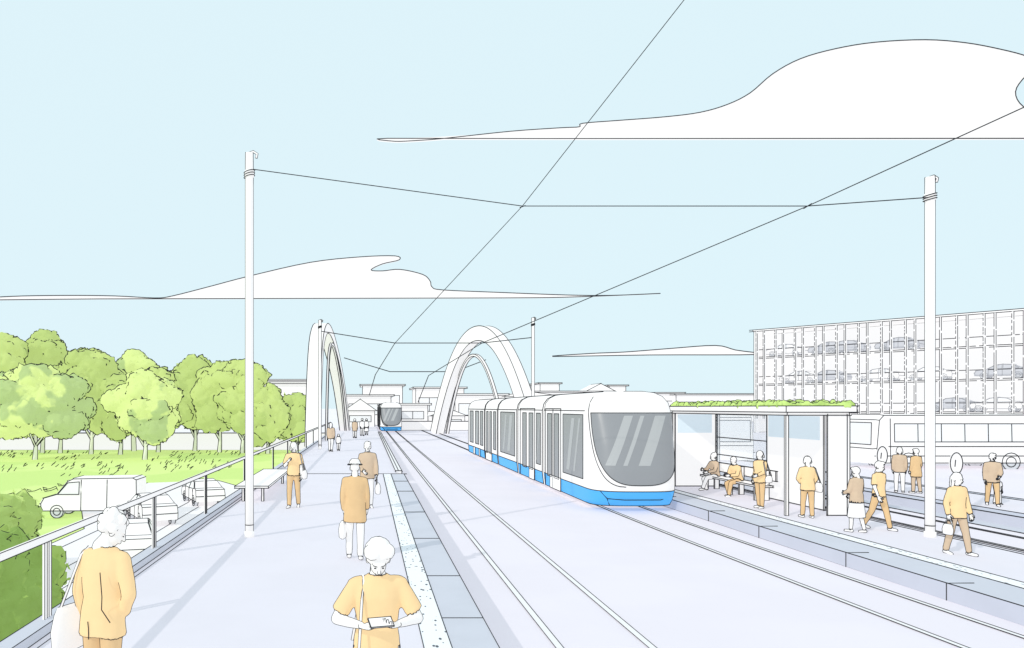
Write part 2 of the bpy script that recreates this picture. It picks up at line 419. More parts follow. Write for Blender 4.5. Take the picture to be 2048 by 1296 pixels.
# ------------------------------------------------------------------ arches
def sweep(par,name,P,wb,wn,m):
    B=(P[-1]-P[0]); B.z=0; B=B.cross(Vector((0,0,1))).normalized(); V=[];F=[]
    for i,p in enumerate(P):
        T=(P[min(i+1,len(P)-1)]-P[max(i-1,0)]).normalized(); N=T.cross(B).normalized()
        for a,b in ((1,1),(1,-1),(-1,-1),(-1,1)): V.append(p+B*wb*a+N*wn*b)
    for i in range(len(P)-1):
        for k in range(4): q=(k+1)%4; F.append((4*i+k,4*i+q,4*i+4+q,4*i+4+k))
    F+= [(3,2,1,0),tuple(len(V)-4+k for k in range(4))]
    mesh(name,V,F,m,par)
    for k in range(4): line(par,[V[4*i+k] for i in range(len(P))],world=True)
ar=empty('arch_bridge_structure',(12,80,ZB))
P=[]
for i in range(49):
    t=i/48; P.append(Vector((8.15+(15.3-8.15)*t,88-20*t,ZB+10.75*(1-abs(2*t-1)**2.1))))
sweep(ar,'arch_rib',P,.5,.75,WHITE)
P=[]
for i in range(41):
    t=i/40; P.append(Vector((9.3+(13.2-9.3)*t,87.6-16*t,ZB+8.6*(1-abs(2*t-1)**2.0))))
sweep(ar,'inner_arch_rib',P,.15,.12,WHITE)
tab=[(0,ZB),(.03,4),(.07,7.2),(.13,8.8),(.22,9.45),(.35,9.1),(.5,7.9),(.65,6.2),(.8,3.8),(1,ZB)]
def ip(t):
    for i in range(len(tab)-1):
        if t<=tab[i+1][0]+1e-9:
            t0,z0=tab[i]; t1,z1=tab[i+1]; f=(t-t0)/(t1-t0)
            zm=tab[i-1] if i>0 else (t0-.03,z0-4); zp=tab[i+2] if i+2<len(tab) else (t1+.1,z1-2.5)
            m0=(z1-zm[1])/(t1-zm[0])*(t1-t0); m1=(zp[1]-z0)/(zp[0]-t0)*(t1-t0)
            return (2*f**3-3*f*f+1)*z0+(f**3-2*f*f+f)*m0+(-2*f**3+3*f*f)*z1+(f**3-f*f)*m1
ar=empty('arch_bridge_structure',(-3.5,73,ZB))
ts=[0,.01,.02,.03,.045,.06,.08,.1,.13,.16,.19,.22,.26,.3,.35,.4,.45,.5,.55,.6,.65,.7,.75,.8,.85,.9,.95,1]
P=[Vector((-4.25+(-2.6+4.25)*t,58+30*t,ip(t))) for t in ts]
sweep(ar,'arch_rib',P,.55,.42,WHITE)
P=[Vector((-3.3+(-2.5+3.3)*t,60+27*t,ip(t)*.9-.3)) for t in ts]
sweep(ar,'inner_arch_rib',P,.08,.12,WHITE)

# ------------------------------------------------------------------ clouds
def cloud(pts,depth=3):
    e=empty('cloud',(pts[0][0],600,pts[0][1])); n=len(pts)
    Q=[]
    for i in range(n):
        p0,p1,p2,p3=[Vector(pts[(i+k-1)%n]) for k in range(4)]
        if (p2-p1).length>120: Q.append(p1); continue
        for j in range(4):
            t=j/4; Q.append(.5*((2*p1)+(p2-p0)*t+(2*p0-5*p1+4*p2-p3)*t*t+(3*p1-p0-3*p2+p3)*t**3))
    m=len(Q)
    V=[(q.x,600,q.y) for q in Q]+[(q.x,600+depth,q.y) for q in Q]
    F=[tuple(range(m)),tuple(range(2*m-1,m-1,-1))]+[(i,m+i,m+(i+1)%m,(i+1)%m) for i in range(m)]
    mesh('cloud_body',V,F,CLOUD,e)
    line(e,[(q.x,599.5,q.y) for q in Q]+[(Q[0].x,599.5,Q[0].y)],world=True)
def C(L): return [((u-735)*.4,2.64+(815-v)*.4) for u,v in L]
cloud(C([(775,277),(790,283),(840,281),(890,277),(1020,263),(1120,256),(1158,254),(1165,247),(1240,241),(1330,234),(1400,225),(1455,209),(1500,186),(1545,148),(1600,118),(1670,98),(1750,85),(1850,80),(1930,86),(2000,99),(2055,114),(2080,132),(2050,153),(2030,184),(2046,214),(2100,240),(2210,277),(1100,277.5)]))
cloud(C([(-60,600),(20,593),(130,591),(230,592),(310,596),(345,592),(420,573),(500,552),(620,525),(720,514),(790,512),(798,520),(765,528),(742,540),(765,542),(800,539),(845,549),(860,562),(864,574),(885,580),(1000,585),(1130,590),(1220,591),(1320,587),(1150,594),(1010,596),(600,597),(200,598)]))
cloud(C([(1105,713),(1180,707),(1250,704),(1340,697),(1430,691),(1470,700),(1515,709),(1300,710)]))

# ------------------------------------------------------------------ distant buildings
def windows(e,x0,x1,y,z0,z1,n,rows):
    for r in range(rows):
        a=z0+(z1-z0)*(r+.3)/rows; b=z0+(z1-z0)*(r+.75)/rows
        quad(e,'window_band',[(x0,y-.02,a),(x1,y-.02,a),(x1,y-.02,b),(x0,y-.02,b)],PALEGL)
        for i in range(1,n,2): c=x0+(x1-x0)*i/n; line(e,[(c,y-.04,a),(c,y-.04,b)])
def block(name,x0,x1,y0,y1,h,wn=0,rows=1,roof=True,z0=ZB):
    e=empty(name,((x0+x1)/2,y0,z0)); box(e,'walls',x0,x1,y0,y1,z0,h,WHITE); INKK[e.name]=.75
    if roof: box(e,'roof_slab',x0-.5,x1+.5,y0-.6,y1+.5,h,h+.25,WHITE)
    if wn: windows(e,x0+.6,x1-.6,y0,z0+.6,h-.3,wn,rows)
    return e
def gable(name,x0,x1,y0,y1,h,hr,wn=0,z0=ZB):
    e=empty(name,((x0+x1)/2,y0,z0)); box(e,'walls',x0,x1,y0,y1,z0,h,WHITE); INKK[e.name]=.75
    xm=(x0+x1)/2
    V=[(x0-.3,y0-.3,h),(x1+.3,y0-.3,h),(xm,y0-.3,hr),(x0-.3,y1,h),(x1+.3,y1,h),(xm,y1,hr)]
    mesh('gable_roof',V,[(0,1,2),(3,5,4),(0,2,5,3),(1,4,5,2),(0,3,4,1)],WHITE,e)
    line(e,[V[0],V[1],V[2],V[0]],.02); line(e,[V[2],V[5]]); 
    if wn: windows(e,x0+.5,x1-.5,y0,z0+.5,h-.2,wn,1)
    return e
block('pavilion_building',-19.5,-9,118,130,6.4,3,1,z0=-3.3)
block('office_building',-22,-12,150,160,8.0,0,1,z0=-3.3)
block('office_building',-3.8,4,128,140,4.6,4,1)
block('office_building',-1.0,7,150,160,7.0,4,1)
block('office_building',9.0,18,140,150,6.2,4,1)
block('warehouse_building',4.5,9,112,120,3.0,2,1)
block('warehouse_building',14,22,120,130,4.6,3,1)
gable('terraced_house',-3.0,1.0,104,110,2.2,3.8,1)
gable('terraced_house',9.0,13.5,104,110,1.5,2.5,1)
gable('warehouse_building',20,36,130,145,4.2,5.4,2)
block('warehouse_building',36,52,160,175,5.9,2,1)
block('office_building',40.5,45,176,186,8.2)
gable('terraced_house',46.5,56,165,172,5.3,7.9,1)
block('warehouse_building',52.6,67,160,175,5.6,2,1)
block('office_building',58,62,180,190,7.8)
block('warehouse_building',65,84,158,170,5.3,3,1)
block('warehouse_building',22,38,118,128,4.1,0,1)
block('warehouse_building',86,150,150,170,5.2,0,1)
w2=empty('boundary_wall',(-60,104,-3.2)); box(w2,'wall_panel',-140,-4.2,104,104.3,-3.3,-.9,INTW)
w3=empty('boundary_wall',(10,96,ZB)); box(w3,'wall_panel',4.4,24,100,100.2,ZB,.8,WHITE)

# ------------------------------------------------------------------ cars, vans, buses
def wheel(e,x,y,r=.31,w_=.2,s=-1):
    V,F=loft([(CUR@Vector((x,y-w_/2,r)),CUR.to_3x3()@Vector((r,0,0)),CUR.to_3x3()@Vector((0,0,r))),(CUR@Vector((x,y+w_/2,r)),CUR.to_3x3()@Vector((r,0,0)),CUR.to_3x3()@Vector((0,0,r)))],20)
    mesh('wheel',V,F,BELLOW,e)
    for rr in (r,r*.55):
        for yy in (y-w_/2-.01,y+w_/2+.01): line(e,[(x+rr*math.cos(t),yy,r+rr*math.sin(t)) for t in [i*math.pi/8 for i in range(17)]])
def vehicle(name,M,prof,W,Wt,zb,zt,paint,wheels,wr,panes,doors=()):
    global CUR
    CUR=M; e=empty(name,M.translation)
    def yw(z): return W if z<zb else W+(Wt-W)*(z-zb)/(zt-zb)
    V=[];F=[]; fr=(-1,-.93,-.6,0,.6,.93,1); n=len(prof); k=len(fr)
    cz=sum(z for x,z in prof)/n
    for x,z in prof:
        for f in fr:
            sh=1-.035*(abs(f)>.95)
            V.append(CUR@Vector((x*sh,f*yw(z),cz+(z-cz)*sh)))
    for i in range(n):
        j=(i+1)%n
        for q in range(k-1): F.append((i*k+q,i*k+q+1,j*k+q+1,j*k+q))
    F.append(tuple(i*k for i in range(n))); F.append(tuple(i*k+k-1 for i in reversed(range(n))))
    mesh('body',V,F,paint,e,smooth=False)
    for q in (0,k-1): line(e,[V[i*k+q] for i in range(n)]+[V[q]],world=True)
    for i in range(n):
        if prof[i][1]>.5: line(e,[V[i*k+q] for q in range(k)],world=True)
    for s in (-1,1):
        for x in wheels: wheel(e,x,s*(W-.11),wr)
        for pn in panes:
            quad(e,'side_window',[(x,s*(yw(z)+.012),z) for x,z in pn],PALEGL if paint is not CARG else CARG)
        for d in doors: line(e,[(d[0],s*(yw(d[1])+.01),d[1]),(d[0],s*(yw(d[2])+.01),d[2])])
    CUR=Matrix(); return e
def car(M,paint=WHITE):
    prof=[(-2.1,.3),(-2.14,.6),(-2.02,.84),(-1.15,.96),(-.5,1.38),(.1,1.46),(.9,1.40),(1.6,1.05),(2.02,.98),(2.14,.62),(2.1,.3)]
    e=vehicle('parked_car',M,prof,.86,.64,.95,1.46,paint,(-1.32,1.32),.32,
      [[(-1.0,.98),(-.45,1.33),(.08,1.40),(.08,.98)],[(.16,.98),(.16,1.40),(.85,1.34),(1.4,1.03)]],((.12,.35,.96),(-.95,.4,.95),(1.1,.5,.96)))
    return e
def TR(x,y,z,a): return Matrix.Translation((x,y,z))@Matrix.Rotation(rad(a),4,'Z')
vehicle('parked_van',TR(-14.7,40.5,-3.19,2),[(-2.6,.35),(-2.62,.75),(-2.45,1.05),(-1.75,1.25),(-1.2,1.95),(-.9,2.08),(2.3,2.12),(2.5,2.02),(2.55,.35)],.95,.84,1.2,2.1,WHITE,(-1.7,1.6),.34,[[(-1.65,1.25),(-1.15,1.85),(-.55,1.9),(-.55,1.25)]],((-.45,.4,2.0),(.9,.4,2.0)))
car(TR(-11.1,38.5,-3.19,-62)); car(TR(-10.1,46,-3.19,-65)); car(TR(-9.3,29.5,-3.19,-75)); car(TR(-12.6,26,-3.19,-80))
def bus(M,L=8.8):
    a=L/2
    prof=[(-a,.35),(-a-.03,1.1),(-a+.12,2.55),(-a+.35,2.8),(a-.3,2.82),(a-.06,2.65),(a,.35)]
    pn=[]; n=6; x0=-a+1.0; st=(L-1.8)/n
    for i in range(n): pn.append([(x0+i*st+.0,1.45),(x0+i*st+.0,2.35),(x0+(i+1)*st-.0,2.35),(x0+(i+1)*st-.0,1.45)])
    e=vehicle('coach_bus',M,prof,1.22,1.18,1.2,2.8,WHITE,(-a+1.7,a-2.0),.45,pn,((-a+.8,.4,2.6),(a-.6,.4,2.6)))
    global CUR
    CUR=M; INKK[e.name]=.85
    for s in (-1,1):
        line(e,[(-a,s*1.235,.75),(a,s*1.235,.75)]); line(e,[(-a+.7,s*1.235,1.22),(a-.6,s*1.235,1.22)])
        quad(e,'end_window',[(s*(a+.03),-1,1.3),(s*(a+.03),1,1.3),(s*(a+.0),1,2.4),(s*(a+.0),-1,2.4)],PALEGL)
    CUR=Matrix()
bus(TR(29.6,38.5,ZB-.1,0)); bus(TR(39.4,37.5,ZB-.1,-8)); bus(TR(18.7,43,ZB,90))

# ------------------------------------------------------------------ car park building
cp=empty('multi_storey_car_park',(60,80,ZB)); INKK[cp.name]=.72
A=Vector((47.4,92,0)); ang=math.atan2(-.788,.615)
CUR=Matrix.Translation(A)@Matrix.Rotation(ang,4,'Z')
LEN=36
levels=[2.2,5.5,8.8,12.0]
box(cp,'rear_wall',0.3,LEN,4.6,4.8,ZB,11.9,INTW,ink=False)
box(cp,'end_wall',0,.25,0,4.8,ZB,12,WHITE)
for z in levels[:-1]:
    box(cp,'floor_slab',.25,LEN,.35,4.6,z-.18,z,INTW,ink=False)
    for dz in (0,-.18,.9):
        q=.2
        while q<LEN:
            l=random.uniform(1.5,7); line(cp,[(q,.3,z+dz),(min(LEN,q+l),.3,z+dz)]); q+=l+random.uniform(.2,.6)
box(cp,'roof_slab',-.1,LEN+.1,-.05,4.9,11.95,12.15,WHITE); 
x=.3;i=0
while x<LEN:
    box(cp,'facade_fin',x,x+.16,-.12,.3,1.2 if i%3 else ZB,11.95,INTW,ink=False)
    for dx in (0,.16): 
        zz=1.3
        while zz<11.9:
            l=random.uniform(.4,2.4) if (i%2 or dx) else random.uniform(.15,.5); line(cp,[(x+dx,-.13,zz),(x+dx,-.13,min(11.95,zz+l))]); zz+=l+random.uniform(.1,.3)
    x+=(.85,1.35)[i%2]; i+=1
BM=CUR.copy(); CUR=Matrix()
random.seed(8)
for t,z,gy in ((3.05,8.8,0),(7.7,8.8,1),(9.6,8.8,1),(14.6,8.8,1),(4.7,5.5,0),(7.7,5.5,1),(12.7,5.5,0),(17.5,5.5,0),(23.4,5.5,1),(19.4,2.2,1),(23,2.2,0)):
    c=car(BM@Matrix.Translation((t,1.6+random.random()*.6,z+.01)), CARG if gy else INTW); INKK[c.name]=.5; INKC[c.name]=INKL

# ------------------------------------------------------------------ shelter
sh=empty('tram_stop_shelter',(11.6,23,ZR))
x0,x1,y0,y1=10.75,12.45,19.25,26.6
box(sh,'roof',x0-.06,x1+.05,y0-.1,y1+.1,2.52,2.68,WHITE)
box(sh,'roof_soffit_trim',x0+.05,x1-.05,y0+.05,y1-.05,2.44,2.518,WHITE,True)
for X,Y in ((x0+.06,y0+.1),(x1-.06,y0+.1),(x0+.06,y1-.1),(x1-.06,y1-.1)):
    box(sh,'post',X-.035,X+.035,Y-.035,Y+.035,ZR,2.44,WHITE,True,0)
box(sh,'rear_panel',x1-.14,x1-.10,20.25,23.1,ZR+.02,2.44,INTW)
box(sh,'near_end_panel',x1-.62,x1-.12,y0+.03,y0+.07,ZR+.02,2.44,WHITE)
box(sh,'far_end_panel',x0+.12,x1-.16,y1-.12,y1-.08,ZR+.02,2.44,INTW)
box(sh,'rear_glass',x1-.13,x1-.115,23.15,y1-.15,ZR+.1,2.40,SGL)
PB=mat('pale_blue_glass_band',(.72,.84,.92),glow=.5)
box(sh,'blue_top_band',x1-.16,x1-.145,20.4,23.0,1.75,2.40,PB,False)
box(sh,'blue_top_band',x0+.2,x1-.3,y1-.14,y1-.125,1.75,2.40,PB,False)
for z in (.5,1.0,1.6): line(sh,[(x1-.14,23.15,z),(x1-.14,y1-.15,z)])
parts=[]
for i in range(150):
    x=random.uniform(x0+.05,x1-.05); y=random.uniform(y0,y1); r=random.uniform(.05,.10)
    parts.append((ell((x,y,2.70),r*1.5,r*1.8,r*random.uniform(.8,1.9),8),0))
for y in range(int((y1-y0)/.12)):
    for X in (x0+.03,x1-.05): parts.append((ell((X+random.uniform(-.03,.03),y0+y*.12,2.69),.09,.09,random.uniform(.05,.16),8),0))
for k in range(14): parts.append((ell((x0+.06+k*.12,y0,2.69),.09,.08,random.uniform(.05,.16),8),0))
me,mi=remesh(parts,.04,0); me.name='sedum_planting'; me.materials.append(SEDUM)
for v in me.vertices: v.co+=v.normal*noise.noise(v.co*14)*.035
me.update(); o=bpy.data.objects.new('sedum_planting',me); link(o); attach(o,sh); contour(me,Matrix(),sh)
sb=empty('shelter_bench',(11.8,24,ZR))
box(sb,'seat',11.55,12.0,22.2,26.0,ZR+.42,ZR+.47,WHITE)
box(sb,'backrest',12.08,12.12,22.2,26.0,ZR+.6,ZR+.9,WHITE)
for Y in (22.5,24,25.7):
    box(sb,'leg',11.62,11.68,Y,Y+.06,ZR,ZR+.42,WHITE); box(sb,'leg',11.9,12.05,Y,Y+.06,ZR,ZR+.9,WHITE)
def ovalsign(x,y,z,zt,rw,rh):
    e=empty('stop_flag_sign',(x,y,z)); tube(e,'post',[(x,y,z),(x,y,zt-rh)],.025,WHITE,8)
    V,F=loft([(Vector((x,y-.03,zt)),Vector((rw,0,0)),Vector((0,0,rh))),(Vector((x,y+.03,zt)),Vector((rw,0,0)),Vector((0,0,rh)))],24)
    mesh('oval_panel',V,F,INTW,e)
    for k in (1,): line(e,[(x+rw*k*math.cos(t),y-.035,zt+rh*k*math.sin(t)) for t in [i*math.pi/12 for i in range(25)]])
    line(e,[(x-.05,y-.036,zt-rh*.3),(x-.03,y-.036,zt+rh*.3)])
ovalsign(17.0,24.8,ZR,1.05,.17,.30); ovalsign(18.9,24.1,ZR,.85,.2,.34)

# ------------------------------------------------------------------ trees and shrubs
random.seed(11)
def crown(e,blobs,vox,m,amp,wl,leaf,nleaf,kk=1.5):
    me,mi=remesh([(ell(c,r[0],r[1],r[2],12),0) for c,r in blobs],vox,1)
    me.materials.append(m)
    for v in me.vertices:
        c=v.co; d=noise.noise(c/wl)*amp+abs(noise.noise(c/(wl*.42)))*amp*1.0+noise.noise(c/(wl*.2))*amp*.4
        v.co=c+v.normal*d
    me.polygons.foreach_set('use_smooth',[True]*len(me.polygons)); me.update()
    o=bpy.data.objects.new('crown',me); link(o); attach(o,e); contour(me,Matrix(),e)
    V=[];F=[];vs=me.vertices
    for i in range(nleaf):
        v=vs[random.randrange(len(vs))]; c=v.co+v.normal*leaf*random.uniform(-.5,.3)
        a=Vector([random.uniform(-1,1) for _ in range(3)]).normalized(); b=a.cross(v.normal+Vector((.01,.02,.03))).normalized(); l=leaf*random.uniform(.6,1.3)
        k=len(V); V+=[c-a*l,c+b*l*.4,c+a*l,c-b*l*.4]; F.append((k,k+1,k+2,k+3))
    mesh('leaves',V,F,m,e)
    INKK[e.name]=kk
def tree(name,x,y,z,h,w_,m,trunk=.26,nb=13):
    e=empty(name,(x,y,z)); zt=z+h*trunk; bl=[]
    ch=h*(1-trunk); ph=random.uniform(0,6)
    for i in range(nb):
        f=(i+.5)/nb; a=i*2.4+ph; prof=math.sin(math.pi*min(1,.14+f*.84))**.6
        rr=w_/2*prof*random.uniform(.35,.85)
        bl.append(((x+rr*math.cos(a),y+rr*math.sin(a)*.7,zt+ch*(.10+.78*f)),(w_*.24*random.uniform(.6,1.35),w_*.24,ch*.17*random.uniform(.7,1.3))))
    bl.append(((x,y,zt+ch*.45),(w_*.42,w_*.34,ch*.46)))
    crown(e,bl,.27,m,.66,1.5,.34,200)
    for k in range(4):
        a=random.uniform(0,6.28); q=(x+w_*.22*math.cos(a),y+w_*.2*math.sin(a),zt+ch*.25)
        tube(e,'limb',[(x,y,z+h*trunk*.55),((x+q[0])/2,(y+q[1])/2,zt),q],[.13,.09,.05],BARK,6)
    tube(e,'trunk',[(x-.05,y,z),(x+.05,y,z+h*trunk*.5),(x,y,zt+ch*.2)],[.26,.18,.12],BARK,8)
G=-3.2
tree('park_tree',-47,92,G,14.3,11,LEAFB); tree('park_tree',-42.0,97,G,15.2,9,LEAFB)
tree('park_tree',-37.2,84,G,10.6,10.5,LEAFA); tree('park_tree',-34.6,94,G,13.2,7.8,LEAFB)
tree('park_tree',-39.3,96,G,12.0,6,LEAFB)
tree('park_tree',-30.6,93,G,9.8,7.0,LEAFB)
tree('park_tree',-24.9,84,G,9.8,7.6,LEAFA)
tree('park_tree',-23.2,101,G,12.0,7.6,LEAFB); tree('park_tree',-19.3,98,G,11.6,7.0,LEAFB); tree('park_tree',-16.0,96,G,11.5,6.8,LEAFB)
tree('park_tree',-12.6,95,G,8.6,5.8,LEAFB,.2); tree('park_tree',-9.2,97,G,7.7,5.4,LEAFB,.2); tree('park_tree',-55,98,G,14,9,LEAFB)
tree('park_tree',-27.3,98,G,10.6,7,LEAFB)
e=empty('umbrella_tree',(-31.5,100.5,G)); 
crown(e,[((-31.3,100.5,8.6),(2.3,1.8,1.0)),((-30.0,100.3,8.3),(1.7,1.5,.8)),((-32.3,100.5,7.9),(1.4,1.4,.7)),((-31.2,100.5,9.5),(1.3,1.3,.7))],.22,LEAFA,.3,1.2,.3,100)
tube(e,'trunk',[(-31.3,100.5,G),(-31.5,100.5,4),(-31.4,100.5,8.3)],[.3,.2,.1],BARK,8)
def shrub(x,y,z,w_,h,m,vox=.075,leaf=.10,n=30):
    e=empty('garden_shrub',(x,y,z)); bl=[((x,y,z+h*.45),(w_*.42,w_*.4,h*.46))]
    for i in range(n):
        a=random.uniform(0,6.28); f=random.random(); r=w_*.42*math.sqrt(random.random())*(1-.45*f)
        bl.append(((x+r*math.cos(a),y+r*math.sin(a),z+h*(.1+.82*f)),(w_*.14*random.uniform(.8,1.4),)*2+(h*.09*random.uniform(.7,1.3),)))
    crown(e,bl,vox,m,.20,.33,leaf,1500,1.1)
shrub(-5.35,10.6,-3.2,2.5,4.25,BUSHM); shrub(-6.5,12.6,-3.2,2.7,4.45,BUSHL); shrub(-4.95,8.0,-3.2,1.7,3.7,BUSHM)
gt=empty('grass_tufts',(-30,80,G))
for i in range(420):
    y=random.uniform(62,99); x=random.uniform(-48,-13)
    if noise.noise(Vector((x*.12,y*.12,0)))<-.05: continue
    a=random.uniform(.1,.35); line(gt,[(x,y,G+.02),(x+a,y,G+random.uniform(.15,.35))])
for i in range(14):
    x=random.uniform(-26,-19); y=random.uniform(42,56); line(gt,[(x+.5*math.cos(t),y+.3*math.sin(t),G+.15+.12*math.sin(t*2)) for t in [k*.9 for k in range(6)]])
INKK[gt.name]=.8

# ------------------------------------------------------------------ people
def handmesh(curl):
    parts=[(loft([(Vector((0,0,.01)),Vector((.018,0,0)),Vector((0,.026,0))),(Vector((0,0,-.03)),Vector((.016,0,0)),Vector((0,.036,0))),(Vector((.002,0,-.07)),Vector((.014,0,0)),Vector((0,.041,0))),(Vector((.003,0,-.095)),Vector((.011,0,0)),Vector((0,.038,0)))],14),0)]
    for y,L in ((-.031,.070),(-.011,.080),(.010,.074),(.030,.058)):
        p=Vector((.003,y,-.085)); a=rad(curl*.5)
        for k,(f,r) in enumerate(((.45,.0095),(.32,.0085),(.23,.0075))):
            q=p+Vector((math.sin(a),y*.6*f,-math.cos(a)))*L*f*1.05
            parts.append((capsule(p,r,q,r*.93,8),0)); p=q; a+=rad(curl)
    p=Vector((.006,-.028,-.022)); q=Vector((.014,-.062,-.055)); r=Vector((.022,-.072,-.088)); 
    parts.append((capsule(p,.013,q,.0105,8),0)); parts.append((capsule(q,.0105,r,.008,8),0))
    me,mi=remesh(parts,.0045,1); me.materials.append(PAPERSKIN); me.polygons.foreach_set('use_smooth',[True]*len(me.polygons)); me.name='hand'
    return me
HREL=handmesh(22); HGRIP=handmesh(38)
def headmesh():
    parts=[(ell((0,.012,.13),.074,.092,.103),0),(ell((0,-.028,.072),.056,.062,.076),0),(ell((0,-.045,.02),.03,.032,.022),0),
      (capsule((0,-.088,.112),.008,(0,-.108,.078),.013,8),0),(ell((0,-.09,.047),.024,.010,.010),0),
      (ell((.078,.006,.095),.011,.02,.031),0),(ell((-.078,.006,.095),.011,.02,.031),0),(ell((0,-.07,.128),.05,.02,.014),0),
      (capsule((0,.01,.05),.050,(0,.03,-.05),.052,12),0)]
    me,mi=remesh(parts,.0065,1); me.materials.append(PAPERSKIN); me.polygons.foreach_set('use_smooth',[True]*len(me.polygons)); me.name='head'
    return me
HEAD=headmesh()
def featmesh():
    V=[];F=[]
    def add(p):
        o=len(V); V.extend(p[0]); F.extend([tuple(i+o for i in q) for q in p[1]])
    for s in (-1,1):
        add(ell((s*.029,-.086,.103),.009,.006,.005,8)); add(capsule((s*.016,-.091,.121),.002,(s*.043,-.082,.123),.002,6))
    add(capsule((-.02,-.099,.046),.0022,(.02,-.099,.046),.0022,6))
    me=bpy.data.meshes.new('face_features'); me.from_pydata([tuple(v) for v in V],[],F); me.materials.append(INKM); return me
FEAT=featmesh()
HAIRS={}
def hairmesh(kind):
    if kind in HAIRS: return HAIRS[kind]
    p=[(ell((0,.028,.150),.086,.094,.100),0)]
    amp=.006
    if kind=='short': p.append((ell((.02,-.03,.215),.06,.05,.03),0))
    if kind=='long':
        p+=[(capsule((0,.07,.13),.075,(0,.085,-.06),.055),0),(capsule((.068,.03,.13),.03,(.075,.03,-.07),.022),0),(capsule((-.068,.03,.13),.03,(-.075,.03,-.07),.022),0)]
    if kind=='bob': p+=[(capsule((.06,.02,.13),.04,(.075,.02,.04),.03),0),(capsule((-.06,.02,.13),.04,(-.075,.02,.04),.03),0),(capsule((0,.06,.12),.07,(0,.07,.04),.06),0)]
    if kind=='bun': p+=[(ell((0,.10,.22),.045,.045,.04),0),(ell((0,.05,.17),.088,.085,.085),0)]
    if kind=='full': p=[(ell((0,.03,.155),.104,.108,.112),0),(ell((-.05,-.02,.205),.062,.07,.045),0),(ell((.05,-.01,.20),.067,.07,.045),0),(ell((0,.07,.10),.09,.07,.08),0)]; amp=.005
    if kind=='pony': p+=[(capsule((0,.12,.17),.03,(0,.16,.02),.018),0)]
    if kind=='curly':
        p=[(ell((0,.035,.150),.093,.098,.105),0)]
        for i in range(15):
            a=i*2.4; z=.09+.15*(i/15); r=.082*math.sqrt(max(.02,1-((z-.14)/.125)**2)); y=.035+r*math.sin(a)
            if y<-.03 and z<.17: continue
            p.append((ell((r*math.cos(a),y,z),.044,.044,.042,8),0))
        amp=.008
    if kind=='hat':
        p=[(loft([(Vector((0,.012,.165)),Vector((.135,0,0)),Vector((0,.15,0))),(Vector((0,.012,.18)),Vector((.10,0,0)),Vector((0,.115,0))),(Vector((0,.012,.235)),Vector((.085,0,0)),Vector((0,.10,0))),(Vector((0,.012,.262)),Vector((.06,0,0)),Vector((0,.07,0)))],20),0),(ell((0,.04,.12),.08,.08,.08),0)]
    if kind=='phones':
        p+=[(ell((.09,.01,.10),.02,.035,.04),0),(ell((-.09,.01,.10),.02,.035,.04),0),(loft([(Vector((math.sin(t)*.1,.01,.11+math.cos(t)*.15)),Vector((0,.012,0)),Vector((math.sin(t),0,math.cos(t)))*.01) for t in [-1.5+.3*i for i in range(11)]],8),0)]
    me,mi=remesh(p,.0075,1)
    for v in me.vertices: v.co+=v.normal*noise.noise(v.co*38)*amp
    me.materials.append(HAIR); me.polygons.foreach_set('use_smooth',[True]*len(me.polygons)); me.update(); me.name='hair'
    HAIRS[kind]=me; return me
